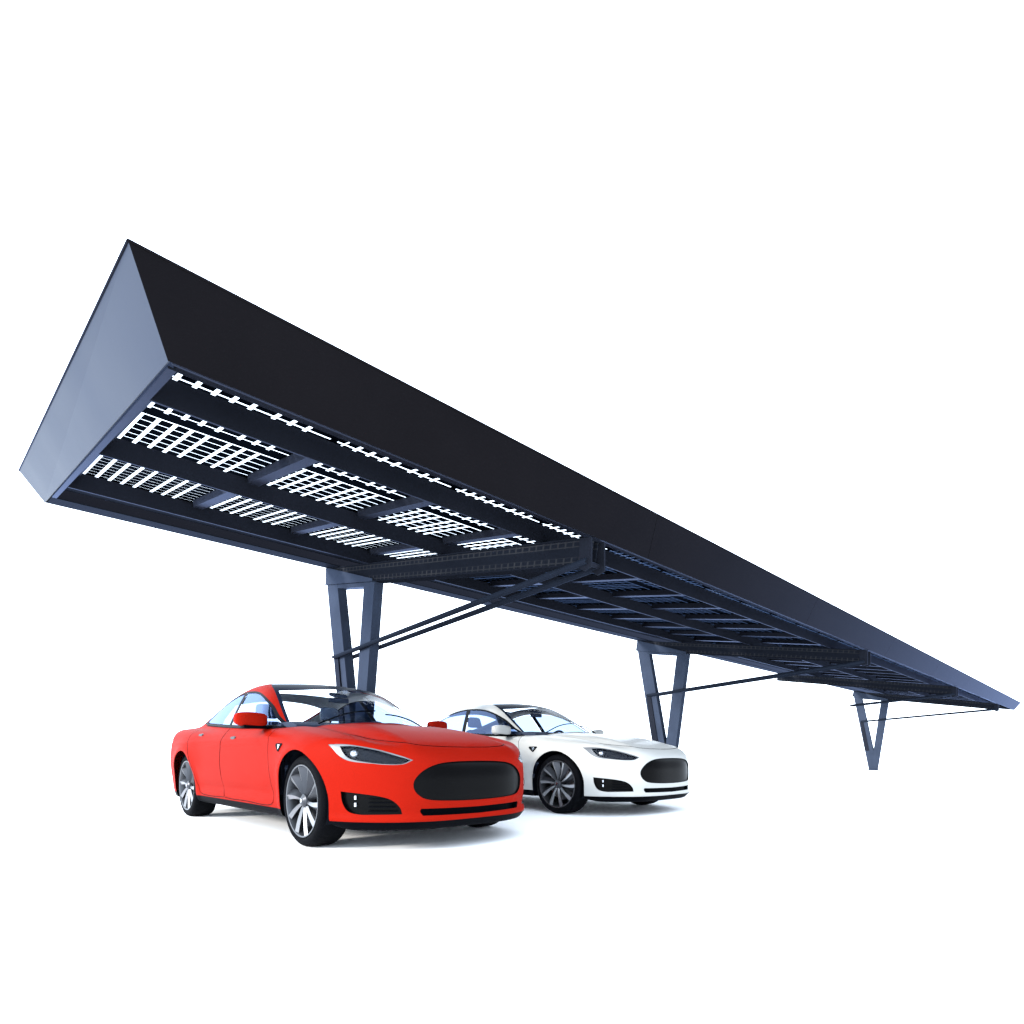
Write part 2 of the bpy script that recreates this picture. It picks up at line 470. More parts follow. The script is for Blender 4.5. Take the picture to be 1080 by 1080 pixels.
# wheel openings
for c in (0.0, -2.96):
    cut(circle(-c, WR+.005, .385, 60), **SX, tagv=GONE, thr=-.2, test=lambda p: p.y > .5)
    cut([(-(c-.385), .1), (-(c+.385), .1), (-(c+.385), WR), (-(c-.385), WR)][::-1], **SX, tagv=GONE, thr=-.2, test=lambda p: p.y > .5)
for f in bm.faces:
    if f[TAG] == GONE: continue
    c = f.calc_center_median()
    if c.z < .30 and f.normal.z < -.7 and c.y > .55 and (abs(c.x) < .36 or abs(c.x+2.96) < .36): f[TAG] = GONE
bmesh.ops.delete(bm, geom=[f for f in bm.faces if f[TAG] == GONE], context='FACES')

# sill / chin / underside trim
clip_plane((0, 0, .262), (0, 0, 1), [f for f in bm.faces if min(v.co.z for v in f.verts) < .262 < max(v.co.z for v in f.verts)])
clip_plane((0, 0, .228), (0, 0, 1), [f for f in bm.faces if min(v.co.z for v in f.verts) < .228 < max(v.co.z for v in f.verts)])
clip_plane((.35, 0, 0), (1, 0, 0), [f for f in bm.faces if min(v.co.x for v in f.verts) < .35 < max(v.co.x for v in f.verts) and f.calc_center_median().z < .3])
for f in bm.faces:
    c = f.calc_center_median()
    if c.z < (.228 if c.x > .35 else .262): f[TAG] = UNDER if f.normal.z < (-.93 if c.x > .35 else -.75) else (CHIN if c.x > .35 else TRIM)

# glasshouse openings
HEADER = 30
cut(smooth_poly([(-.345, -.01, 1), (-.45, .45), (-.665, .745, 1), (-.95, .70), (-1.42, .60), (-1.56, .56, 1), (-1.60, .30), (-1.60, -.01, 1)], 8),
    **TX, tagv=HEADER, thr=.2)
cut(smooth_poly([(-.36, -.01, 1), (-.46, .44), (-.690, .722, 1), (-.95, .672), (-1.30, .590, 1), (-1.19, .35), (-1.14, -.01, 1)], 8),
    **TX, tagv=WSCREEN, thr=.2)
cut(smooth_poly([(-1.46, -.01, 1), (-1.49, .33), (-1.56, .54, 1), (-1.9, .545), (-2.2, .54), (-2.50, .525, 1), (-2.49, .3), (-2.46, -.01, 1)], 8),
    **TX, tagv=ROOFG, thr=.2)
cut(smooth_poly([(-2.56, -.01, 1), (-2.59, .3), (-2.64, .54, 1), (-3.1, .50), (-3.4, .44, 1), (-3.56, .30), (-3.60, -.01, 1)], 8),
    **TX, tagv=RSCREEN, thr=.2)
win_out = smooth_poly(side([(-.70, .940, 1), (-.90, 1.035), (-1.13, 1.165), (-1.375, 1.262), (-1.65, 1.325), (-2.0, 1.345), (-2.32, 1.310), (-2.62, 1.225), (-2.86, 1.115), (-2.92, 1.055, 1), (-2.75, 1.030), (-2.5, 1.013), (-2.0, .985), (-1.4, .955)]), 8)
cut(win_out, **SX, tagv=SEAL, thr=.1)
wi = offset_poly(win_out, -.018)
# two panes, split by the dark centre pillar
def clip_half(poly, a, b, keep):
    out = []; n = len(poly)
    side_ = lambda p: ((b[0]-a[0])*(p[1]-a[1])-(b[1]-a[1])*(p[0]-a[0]))*keep
    for i in range(n):
        p, q = poly[i], poly[(i+1) % n]; sp_, sq = side_(p), side_(q)
        if sp_ >= 0: out.append(p)
        if sp_*sq < 0:
            t = sp_/(sp_-sq); out.append((p[0]+t*(q[0]-p[0]), p[1]+t*(q[1]-p[1])))
    return out
cut(clip_half(wi, (1.78, .94), (1.93, 1.35), 1), **SX, tagv=FWIN, thr=.1, only=(SEAL,))
cut(clip_half(wi, (1.865, .94), (2.01, 1.35), -1), **SX, tagv=RWIN, thr=.1, only=(SEAL,))

# door outlines
def gapped(outline, tagv, A, B, thr, w=.0035, only=(BODY,), gap=True):
    if gap: cut(offset_poly(outline, w), A=A, B=B, tagv=GAP, thr=thr, only=only)
    cut(offset_poly(outline, -w) if gap else outline, A=A, B=B, tagv=tagv, thr=thr, only=tuple(only)+(GAP,))
fd = smooth_poly(side([(-.66, .90), (-.60, .70), (-.56, .45), (-.60, .285), (-1.2, .280), (-1.65, .280), (-1.75, .32), (-1.79, .60), (-1.81, .965, 1), (-1.3, .942), (-.72, .925, 1), (-.68, .92)]), 5)
rd = smooth_poly(side([(-1.82, .965, 1), (-1.80, .60), (-1.76, .32), (-1.83, .282), (-2.4, .282), (-2.50, .36), (-2.60, .56), (-2.72, .72), (-2.84, .87), (-2.86, 1.02, 1), (-2.4, .995)]), 5)
gapped(fd, FDOOR, **SX, thr=.3)
gapped(rd, RDOOR, **SX, thr=.3)
# bonnet (top view) 
hd = smooth_poly([(.80, -.01, 1), (.785, .30), (.72, .48), (.50, .575), (.15, .605), (-.20, .665), (-.58, .79, 1), (-.54, .70), (-.40, .42), (-.32, -.01, 1)], 6)
gapped(hd, HOOD, **TX, thr=.35, w=.0055)
tk = smooth_poly([(-3.80, -.01, 1), (-3.77, .33), (-3.64, .56), (-3.74, .68, 1), (-3.96, .66), (-3.985, -.01, 1)], 6)
gapped(tk, TRUNK, **TX, thr=.35, w=.003)

# nose panel, intakes
gr = smooth_poly([(-.02, .656, 1), (.2, .652), (.35, .636), (.455, .594), (.518, .530), (.527, .468), (.492, .413), (.415, .380), (.2, .366), (-.02, .362, 1)], 6)
cut(gr, **FX, tagv=GRILLE, thr=.2)
cut(smooth_poly([(-.02, .312, 1), (.475, .320, 1), (.482, .30), (.465, .270, 1), (-.02, .262, 1)], 5), **FX, tagv=INTAKE, thr=.2)
S45 = dict(A=(-.7071, .7071, 0), B=(0, 0, 1))
NOSE45 = dict(A=(-.5, .866, 0), B=(0, 0, 1))
#--LAMPS--
lamp_out = [(.614, .776, 1), (.518, .778), (.430, .770), (.278, .742), (.116, .697), (.024, .664, 1), (.096, .634), (.214, .631), (.316, .640), (.430, .651), (.495, .669), (.545, .703), (.579, .742)]
lamp_in = [(.528, .762, 1), (.430, .762), (.286, .7355), (.140, .6935), (.042, .664, 1), (.105, .638), (.222, .637), (.335, .648), (.437, .666), (.480, .686), (.510, .722)]
fog = [(.522, .442, 1), (.386, .428), (.257, .410), (.172, .383), (.117, .332), (.101, .284, 1), (.279, .281), (.397, .281), (.473, .303), (.511, .365)]
cut(smooth_poly(lamp_out, 5), **NOSE45, tagv=LAMPRIM, thr=.05)
cut(smooth_poly(lamp_in, 5), **NOSE45, tagv=LAMP, thr=.05, only=(LAMPRIM,))
cut(smooth_poly(fog, 5), **NOSE45, tagv=FOG, thr=.2)
#--ENDLAMPS--

# tail lamps
RX = dict(A=(0, -1, 0), B=(0, 0, 1))
cut(smooth_poly([(-.45, .86, 1), (-.60, .90), (-.80, .905), (-.95, .87, 1), (-.90, .80), (-.70, .79), (-.50, .80, 1)], 5), **RX, tagv=TAIL, thr=.1, only=(BODY,))

# ---- gather pieces as numpy, with normals taken from the implicit surface
bm.verts.ensure_lookup_table()
bmesh.ops.triangulate(bm, faces=[f for f in bm.faces if len(f.verts) > 4])
bm.verts.index_update()
CO = np.array([v.co[:] for v in bm.verts])
NO = grad(CO); NO /= np.linalg.norm(NO, axis=1)[:, None]
PIECE = {}
for f in bm.faces:
    PIECE.setdefault(f[TAG], []).append([v.index for v in f.verts])
bm.free()

def piece(tags, shift=0.0, wall=0.0, mirror='both', flip=False, keep=None):
    """mesh data of the faces carrying these tags; shift moves along the normal, wall adds an edge of that depth"""
    fs = [f for t in tags for f in PIECE.get(t, [])]
    if keep: fs = [f for f in fs if keep(CO[f].mean(0))]
    used = sorted(set(i for f in fs for i in f)); mp = {i: k for k, i in enumerate(used)}
    co = CO[used]+NO[used]*shift; no = NO[used]*(-1 if flip else 1)
    co0 = co.copy()
    F = [tuple(mp[i] for i in f) for f in fs]
    if flip: F = [f[::-1] for f in F]
    if wall:
        cnt = {}
        for f in F:
            for i in range(len(f)):
                a, b = f[i], f[(i+1) % len(f)]; cnt[(a, b)] = cnt.get((a, b), 0)+1
        be = [(a, b) for (a, b) in cnt if (b, a) not in cnt and not (abs(co[a][1]) < 1e-4 and abs(co[b][1]) < 1e-4)]
        bs = sorted(set(i for e in be for i in e)); m2 = {i: len(co)+k for k, i in enumerate(bs)}
        co = np.vstack([co, co[bs]+no[bs]*wall]); wallf = [(b, a, m2[a], m2[b]) for a, b in be]
        no = np.vstack([no, no[bs]])
    else: wallf = []
    n = len(co)
    sides = {'left': [1], 'right': [-1], 'both': [1, -1]}[mirror]
    VV, NN, FF, WN = [], [], [], []
    for s in sides:
        base = sum(len(v) for v in VV)
        c = co.copy(); c[:, 1] *= s; q = no.copy(); q[:, 1] *= s
        VV.append(c); NN.append(q)
        for f in F+wallf:
            g = tuple(base+i for i in f); FF.append(g if s > 0 else g[::-1])
        WN += [False]*len(F)+[True]*len(wallf)
    return np.vstack(VV), np.vstack(NN), FF, WN

def piece_obj(name, tags, mat, parent, mirror='both', shift=0.0, wall=0.0, weld=True, solid=0, **kw):
    co, no, F, W = piece(tags, shift, wall, mirror, **kw)
    if not len(F): print('EMPTY piece', name); return None
    if mirror == 'both' and weld:
        # weld the centre line
        key = {}; mp = np.arange(len(co))
        for i in np.where(np.abs(co[:, 1]) < 3e-5)[0]:
            k = tuple(np.round(co[i], 4)); mp[i] = key.setdefault(k, i)
        F2, W2 = [], []
        for f, w in zip(F, W):
            g = tuple(dict.fromkeys(int(mp[i]) for i in f))
            if len(g) > 2: F2.append(g); W2.append(w)
        F, W = F2, W2
    me = bpy.data.meshes.new(name); me.from_pydata([tuple(c) for c in co], [], F)
    me.update()
    # custom normals
    nrm = []
    pn = np.array([p.normal[:] for p in me.polygons])
    for p, w in zip(me.polygons, W):
        for li in p.loop_indices:
            nrm.append(tuple(pn[p.index]) if w else tuple(no[me.loops[li].vertex_index]))
    me.shade_smooth()
    me.normals_split_custom_set(nrm)
    o = link(name, me, mat, parent)
    return o

def make_car(paint):
    root = empty('parked_car')
    body = piece_obj('body', [BODY], paint, root)
    piece_obj('panel_gap', [GAP], M['seal'], body, shift=-.006, wall=.006)
    piece_obj('bonnet', [HOOD], paint, root)
    piece_obj('boot_lid', [TRUNK], paint, root)
    for s in ('left', 'right'):
        sg = 1 if s == 'left' else -1
        d = piece_obj('door', [FDOOR], paint, root, mirror=s)
        d2 = piece_obj('door', [RDOOR], paint, root, mirror=s)
        for dd, x, z in ((d, -1.50, .856), (d2, -2.53, .905)):
            y = ray_side(x, z)
            h = MB(); n = 10
            h.prism([(.065*math.cos(2*PI*k/24), .017*math.sin(2*PI*k/24)) for k in range(24)],
                    lambda a, b: (x+a, sg*(y-.02), z+b), lambda a, b: (x+a*.93, sg*(y+.008), z+b*.8))
            h.build('handle', M['handle'], dd, smooth=40)
        g = piece_obj('side_window', [FWIN], M['sideglass'], root, mirror=s, shift=-.004)
        g = piece_obj('side_window', [RWIN], M['sideglass'], root, mirror=s, shift=-.004)
        piece_obj('window_seal', [SEAL], M['seal'], root, mirror=s, shift=.001)
        st = MB()
        pts = [(x, sg*(ray_side(x, z)+.004), z) for x, z in [(-.70, .934), (-1.0, .939), (-1.4, .951), (-2.0, .980), (-2.5, 1.008), (-2.75, 1.026), (-2.92, 1.052)]]
        st.tube(pts, .012, 8); st.build('sill_strip', M['seal'], root, smooth=180)
        # lamps
        hl = piece_obj('headlight', [LAMP], M['lampdark'], root, mirror=s, shift=-.030, wall=.030)
        piece_obj('lamp_surround', [LAMPRIM], M['lamp'], hl, mirror=s, shift=-.004, wall=.004)
        piece_obj('cover_glass', [LAMP], M['lampglass'], hl, mirror=s, shift=.001)
        pj = MB(); c = LAMPC
        for i in range(9):
            pass
        lens = MB(); R = .030
        prof = [(R*math.sin(PI*k/16), -R*math.cos(PI*k/16)) for k in range(17)]
        lens.lathe(prof, 24)
        lo = lens.build('projector_lens', M['lens'], hl, loc=(c[0], sg*c[1], c[2]), smooth=180)
        piece_obj('fog_pocket', [FOG], M['gloss_black'], root, mirror=s, shift=-.03, wall=.03)
        tl = piece_obj('tail_lamp', [TAIL], M['taillamp'], root, mirror=s, shift=.002)
        # fog lamp rods in the pocket
        for z0, z1 in ((.385, .412), (.335, .362)):
            f = MB(); p = FOGC
            f.tube([(p[0], sg*p[1], z0), (p[0], sg*p[1], z1)], .010, 10); f.build('fog_lamp', M['lens'], root, smooth=60)
        for z in (.305, .335, .365, .392):
            f = MB(); ys = np.linspace(.60+(z-.30)*.5, .755, 8)
            f.tube([(front_x(q, z)-.022, sg*q, z) for q in ys], .0045, 6); f.build('pocket_slat', M['trim'], root, smooth=60)
        # wing badge
        b = MB(); y = ray_side(-.36, .765)
        b.prism([(-.075, .028), (.060, .028), (.072, .018), (.012, -.040), (-.006, -.040), (-.085, .012)],
                lambda a, q: (-.36+a, sg*(y-.02), .765+q), lambda a, q: (-.36+a*.95, sg*(ray_side(-.36+a, .765+q)+.006), .765+q*.95), 0)
        b.prism([(-.02, .016), (.03, .016), (.006, -.022)],
                lambda a, q: (-.36+a, sg*(y-.02), .765+q), lambda a, q: (-.36+a, sg*(ray_side(-.36+a, .765+q)+.009), .765+q), 1)
        b.build('wing_badge', [M['trim'], M['chrome']], root)
        # door mirror
        mr = MB()
        mx, my, mz = -.90, .955, .995
        secs = [(-.03, 0, .040, .045), (.0, 0, .056, .070), (.08, 0, .064, .078), (.17, 0, .060, .075), (.222, 0, .046, .052), (.236, 0, .026, .03)]
        vs = []; N = 16
        for (dy, _, hz, hx) in secs:
            for k in range(N):
                t = 2*PI*k/N; cx, sz = math.cos(t), math.sin(t)
                ex = math.copysign(abs(cx)**.5, cx)*hx; ez = math.copysign(abs(sz)**.45, sz)*hz*(1.12 if sz < 0 else 1)
                vs.append((mx+ex*(1 if ex > 0 else .55)-.10*dy, sg*(my-.06+dy), mz+.008+ez+.03*dy))
        fs = [(i*N+k, i*N+(k+1) % N, (i+1)*N+(k+1) % N, (i+1)*N+k) for i in range(len(secs)-1) for k in range(N)]
        fs += [tuple(range(N)), tuple(range(len(vs)-N, len(vs)))]
        mr.add(vs, fs); mo = mr.build('door_mirror', paint, root, subd=2)
        bs = MB(); bs.box(mx-.04, mx+.06, *sorted((sg*(my-.15), sg*(my+.12))), .925, .952)
        bs.build('mirror_foot', M['trim'], mo, bevel=.012, smooth=40)
        mg = MB(); mg.box(mx-.062, mx-.056, *sorted((sg*(my-.03), sg*(my+.14))), mz-.035, mz+.055, fn=lambda a, b, c_: (a-.01, b, c_))
        mg.build('mirror_glass', M['chrome'], mo, bevel=.002)
    piece_obj('sill_trim', [TRIM], M['trim'], root)
    piece_obj('chin_spoiler', [CHIN], M['trim'], root)
    piece_obj('underbody', [UNDER], M['trim'], root)
    piece_obj('windscreen', [WSCREEN], M['windscreen'], root, shift=-.003)
    piece_obj('roof_glass', [ROOFG], M['roofglass'], root, shift=-.001)
    piece_obj('windscreen_header', [HEADER], M['header'], root)
    piece_obj('rear_window', [RSCREEN], M['windscreen'], root, shift=-.003)
    piece_obj('nose_panel', [GRILLE], M['gloss_black'], root, shift=-.012, wall=.012)
    piece_obj('lower_intake', [INTAKE], M['trim'], root, shift=-.04, wall=.04)
    # dark ceramic band along the windscreen top edge and the A pillars inside
    cabin = piece_obj('pillar_trim', [BODY], M['liner'], root, shift=-.028, flip=True, keep=lambda c: c[2] > 1.02 and -3.7 < c[0] < -.6)
    piece_obj('headliner', [ROOFG], M['liner'], cabin, shift=-.03, flip=True, keep=lambda c: c[1] > .42 or c[0] < -2.2)
    # wheel housings
    for x in (0.0, -2.96):
        for sg in (1, -1):
            w = MB(); n = 40; r = .387; vs = []
            for yy in (.40, .93):
                for k in range(n+1):
                    t = -.42+(PI+.84)*k/n; vs.append((x+r*math.cos(t), sg*yy, WR+.005+r*math.sin(t)))
            fs = [(k, k+1, n+2+k, n+1+k) for k in range(n)]+[tuple(range(n+1))]
            w.add(vs, fs); w.build('wheel_housing', M['seal'], root, smooth=60)
    # ---- interior
    it = MB()
    it.box(-3.5, -.55, -.78, .78, .22, .40); it.build('cabin_floor', M['interior'], root)
    for sg in (1, -1):
        dc = MB(); dc.box(-3.2, -.75, *sorted((sg*.76, sg*.80)), .35, .965); dc.build('door_card', M['interior'], root, bevel=.01)
    da = MB()
    prof = [(-.50, .80), (-.50, .955), (-.62, .985), (-.85, .985), (-.98, .95), (-1.02, .88), (-.95, .70), (-.80, .60)]
    da.prism(prof, lambda a, b: (a, -.77, b), lambda a, b: (a, .77, b)); dash = da.build('dashboard', M['interior'], root, bevel=.015, smooth=50)
    sc_ = MB(); sc_.box(-1.035, -1.02, -.11, .11, .62, .90); sc_.build('centre_screen', M['gloss_black'], dash, bevel=.005)
    sw = MB(); n = 32
    c = Vector((-1.18, .36, .86)); ax = Vector((.93, 0, -.37)).normalized(); e1 = Vector((0, 1, 0)); e2 = ax.cross(e1)
    sw.tube([c+(e1*math.cos(2*PI*k/n)+e2*math.sin(2*PI*k/n))*.185 for k in range(n+1)], .016, 8, caps=False)
    sw.tube([c-e1*.18, c+e1*.18], .015, 8); sw.tube([c, c-e2*.18*(1 if e2.z > 0 else -1)], .015, 8); sw.tube([c, c+ax*.25], .035, 8)
    sw.build('steering_wheel', M['interior'], root, smooth=60)
    for sg in (1, -1):
        se = MB()
        se.box(-1.95, -1.42, sg*.37-.25, sg*.37+.25, .40, .56); st = se.build('seat', M['seat'], root, bevel=.05, smooth=60)
        bk = MB(); bk.box(-.07, .07, -.25, .25, 0, .56, fn=lambda a, b, q: (-1.93-.38*q+a*(1-.3*q), sg*.37+b*(1-.55*q), .50+q))
        bk.build('backrest', M['seat'], st, bevel=.06, smooth=60)
        hr = MB(); hr.box(-.045, .045, -.125, .125, 0, .16, fn=lambda a, b, q: (-2.15-.25*q+a, sg*.37+b*(1-1.2*q), 1.09+q))
        hr.build('headrest', M['seat'], st, bevel=.04, smooth=60)
    rb = MB(); rb.box(-2.95, -2.40, -.66, .66, .40, .55); rs = rb.build('rear_bench', M['seat'], root, bevel=.05, smooth=60)
    bk = MB(); bk.box(-.07, .07, -.64, .64, 0, .55, fn=lambda a, b, q: (-2.92-.40*q+a, b, .48+q)); bk.build('backrest', M['seat'], rs, bevel=.04, smooth=60)
    # sun-visor housing and interior mirror at the top of the windscreen
    vm = MB(); vm.box(-1.30, -1.20, -.08, .08, 1.300, 1.335, fn=lambda a, b, q: (a, b, q-.25*(a+1.3))); vm.build('mirror_console', M['interior'], root, bevel=.012, smooth=50)
    im = MB(); im.box(-1.25, -1.225, -.11, .11, 1.225, 1.275); im.build('interior_mirror', M['interior'], root, bevel=.012, smooth=50)
    # wipers
    for y0, y1 in ((.10, .62), (-.55, .02)):
        wp = MB(); pts = []
        for k in range(9):
            t = k/8; y = y0+(y1-y0)*t; x = -.50-.09*abs(y)-.06*t
            pts.append((x, y, top_z(x, y)+.014))
        wp.tube(pts, .007, 6); wp.build('wiper', M['trim'], root, smooth=60)
    # splitter lip in body colour is part of the shell; slats in the lower intake
    for z in (.335, .352):
        sl = MB(); pts = [(front_x(y, z)-.02, y, z) for y in np.linspace(-.40, .40, 17)]
        sl.tube(pts, .005, 6); sl.build('intake_slat', M['gloss_black'], root, smooth=60)
    # ---- wheels
    for x in (0.0, -2.96):
        for sg in (1, -1):
            wh = make_wheel(root, sg); wh.location = (x, sg*.955, WR)
            if sg < 0: wh.rotation_euler = (0, 0.35, 0)
    return root

def ray_side(x, z):
    a, b = .5, 1.2
    for _ in range(30):
        m = (a+b)/2
        if sdf(np.array([x, m, z])) < 0: a = m
        else: b = m
    return a
def top_z(x, y):
    a, b = .6, 1.7
    for _ in range(30):
        m = (a+b)/2
        if sdf(np.array([x, y, m])) < 0: a = m
        else: b = m
    return a
def front_x(y, z):
    a, b = 0., 1.2
    for _ in range(30):
        m = (a+b)/2
        if sdf(np.array([m, y, z])) < 0: a = m
        else: b = m
    return a

def make_wheel(root, sg):
    # outer face at local y=0 towards sg
    R = WR; rr = .272
    t = MB()
    prof = [(rr+.004, -.012), (rr+.018, -.004), (.30, .000), (.325, -.006), (.338, -.018), (.347, -.035), (R, -.060), (R, -.125), (R, -.19), (.347, -.215), (.335, -.235), (.30, -.25), (rr, -.245), (rr-.01, -.13)]
    t.lathe([(r, y*sg) for r, y in prof], 72, closed=True)
    for yy in (-.085, -.125, -.165):
        pass
    wheel = t.build('wheel', M['tyre'], root, smooth=50)
    b = MB()
    prof = [(rr+.006, -.010), (rr+.004, -.002), (rr-.006, -.004), (rr-.012, -.022), (rr-.020, -.06), (rr-.028, -.20), (rr+.004, -.235), (rr+.006, -.12)]
    b.lathe([(r, y*sg) for r, y in prof], 72, closed=True)
    b.build('rim', M['rimmid'], wheel, smooth=50)
    # twisted blade spokes
    n = 10; sp = MB()
    for k in range(n):
        a0 = 2*PI*k/n
        vs = []
        st = [(0, .045), (.25, .09), (.5, .145), (.75, .20), (1, rr-.008)]
        for tt, r in st:
            half = .016+.030*tt; sw = -.20*tt*sg
            for (e, yy) in ((-1, -.016-.020*(1-tt)), (-.15, -.004-.020*(1-tt)), (1, -.050-.018*(1-tt)), (0, -.075)):
                ang = a0+sw; px, pz = r*math.cos(ang), r*math.sin(ang); tx, tz = -math.sin(ang), math.cos(ang)
                vs.append((px+tx*half*e*sg, yy*sg, pz+tz*half*e*sg))
        m = len(st); fs = []; mi = []
        for i in range(m-1):
            for q in range(4):
                fs.append((i*4+q, i*4+(q+1) % 4, (i+1)*4+(q+1) % 4, (i+1)*4+q))
        base = len(sp.v)
        sp.add(vs, fs, 0)
        for i in range(len(fs)):
            if i % 4 == 1: sp.mi[len(sp.mi)-len(fs)+i] = 1
    sp.build('spokes', [M['rim'], M['rimdark']], wheel, smooth=25)
    h = MB(); h.lathe([(.001, -.004*sg), (.026, -.004*sg), (.034, -.010*sg), (.050, -.020*sg), (.058, -.045*sg), (.06, -.09*sg), (.001, -.09*sg)], 32)
    h.build('hub_cap', M['rimdark'], wheel, smooth=40)
    em = MB(); em.box(-.010, .010, *sorted((-.006*sg, 0.0)), -.012, .008); em.box(-.015, .015, *sorted((-.006*sg, 0.0)), .010, .015)
    em.build('hub_emblem', M['chrome'], wheel)
    bd = MB(); bd.lathe([(.03, -.105*sg), (.185, -.105*sg), (.187, -.13*sg), (.03, -.13*sg)], 48); bd.build('brake_disc', M['disc'], wheel, smooth=40)
    bk = MB(); bk.lathe([(.02, -.20*sg), (rr-.02, -.20*sg), (rr-.02, -.21*sg), (.02, -.21*sg)], 48); bk.build('wheel_back', M['seal'], wheel, smooth=40)
    return wheel

M['rimmid'] = pbr('satin_alloy', (.07, .073, .08), .35, metal=.8)
M['lampglass'] = glass('lamp_cover_glass', (.9, .92, .95), boost=.12)
FOGC = (.563, .810, .365)
LAMPC = (.530, .800, .707)
M['handle'] = pbr('dark_handle', (.006, .004, .005), .4, spec=.2)
#--FEATC--

def copy_tree(o, parent=None):
    c = o.copy(); C.objects.link(c)
    if parent is not None: c.parent = parent
    for ch in list(o.children):
        if ch.name in C.objects: copy_tree(ch, c)
    return c

car = make_car(M['red'])
car.location = (2.885, 4.305, 0); car.rotation_euler = (0, 0, -PI/2)
tag(car, 'glossy red fastback saloon car parked under the near bay, in front of the white car', 'car', 'cars parked under the canopy')
car2 = copy_tree(car)
car2.location = (6.08, 4.56, 0)
tag(car2, 'white fastback saloon car parked behind the red car in the next bay', 'car', 'cars parked under the canopy')
def all_children(o):
    for ch in o.children:
        yield ch; yield from all_children(ch)
for o in all_children(car2):
    for sl in o.material_slots:
        if sl.material == M['red']: sl.material = M['white']

# ------------------------------------------------------------------ the canopy
# world: X along the canopy, Y across it (away from the camera), Z up
SL = .171; KN = math.sqrt(1+SL*SL)
CAN = empty('solar_carport', (3.81, 7.1, 0))
tag(CAN, 'long dark solar carport with a sloping tray roof on V shaped columns', 'carport')
OX, OY = 3.81, 7.1
def P(x, hh, off=0.0):   # point at position hh across the roof, off above the underside plane
    return (x-OX, hh-OY, 2.49+SL*(hh-2.99)+off*KN)
def cpart(mb, name, mat, parent=None, **kw): return mb.build(name, mat, parent or CAN, **kw)

XA, XB = .72, 31.9          # underside ends
ZB = 0.35; FL = .19         # tray depth and flare
def tray(x, side_):         # upper rim points
    pass
# rims: lower edge / upper edge for the near side, the back and the ends
HN0, HN1 = 2.99, 7.67
near_lo = lambda x: (x-OX, HN0-OY, 2.49)
near_hi = lambda x: (x-OX, 2.82-OY, 2.815)
back_lo = lambda x: (x-OX, HN1-OY, 2.49+SL*(HN1-HN0))
back_hi = lambda x: (x-OX, 7.89-OY, 3.63)
XAh, XBh = .534, 32.35
def slab(q, th, name, mat, **kw):
    """thin plate with outer corners q (4 points), thickness th inwards"""
    q = [Vector(p) for p in q]; n = (q[1]-q[0]).cross(q[3]-q[0]).normalized()
    m = MB(); m.add([*q, *[p-n*th for p in q]], [(0, 1, 2, 3), (7, 6, 5, 4), (0, 4, 5, 1), (1, 5, 6, 2), (2, 6, 7, 3), (3, 7, 4, 0)])
    return cpart(m, name, mat, **kw)
# front fascia in cladding panels with narrow joints
nj = 8; xs = np.linspace(0, 1, nj+1)
for i in range(nj):
    a, b = xs[i], xs[i+1]; g = .0022/31
    a += g if i else 0; b -= g if i < nj-1 else 0
    lo = lambda t: Vector(near_lo(XA+(XB-XA)*t)); hi = lambda t: Vector(near_hi(XAh+(XBh-XAh)*t))
    slab([lo(a), lo(b), hi(b), hi(a)], .012, 'fascia_panel', M['clad'])
for i in range(nj):
    a, b = xs[i], xs[i+1]
    lo = lambda t: Vector(back_lo(XA+(XB-XA)*t)); hi = lambda t: Vector(back_hi(XAh+(XBh-XAh)*t))
    slab([lo(b), lo(a), hi(a), hi(b)], .012, 'rear_fascia_panel', M['clad'])
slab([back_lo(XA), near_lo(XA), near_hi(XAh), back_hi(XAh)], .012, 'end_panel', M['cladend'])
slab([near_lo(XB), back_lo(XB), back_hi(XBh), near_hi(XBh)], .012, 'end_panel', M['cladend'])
# thin capping along the top rim
cp = MB()
for a, b in ((near_hi(XAh), near_hi(XBh)), (back_hi(XAh), back_hi(XBh)), (near_hi(XAh), back_hi(XAh)), (near_hi(XBh), back_hi(XBh))):
    a, b = Vector(a), Vector(b)
    cp.tube([a+Vector((0, 0, .002)), b+Vector((0, 0, .002))], .007, 6)
cpart(cp, 'rim_capping', M['clad'])
# bottom return flanges
def strip(h0, h1, o0, o1, x0, x1, name, mat, **kw):
    m = MB(); vs = [P(x, hh, o) for x in (x0, x1) for (hh, o) in ((h0, o0), (h1, o0), (h1, o1), (h0, o1))]
    m.add(vs, [(0, 1, 2, 3), (7, 6, 5, 4), (0, 4, 5, 1), (1, 5, 6, 2), (2, 6, 7, 3), (3, 7, 4, 0)])
    return cpart(m, name, mat, **kw)
strip(3.003, 3.02, .002, .012, XA+.02, XB-.02, 'bottom_flange', M['purlin'])
strip(7.28, 7.666, .002, .012, XA+.02, XB-.02, 'bottom_flange', M['flange'])
strip(6.60, 7.27, .10, .11, XA+.06, XB-.06, 'soffit_panel', M['flange'])
strip(2.98, 3.51, .175, .185, XA+.02, XB-.02, 'soffit_panel', M['purlin'])
# inner end channels
for x0, x1 in ((XA+.018, XA+.055), (XB-.055, XB-.018)):
    strip(3.07, 7.26, .0, .012, x0, x1, 'end_flange', M['purlin'])
    strip(3.07, 7.26, .013, .17, x0+(.025 if x0 < 5 else 0), x1-(0 if x0 < 5 else .025), 'end_flange', M['purlin'])
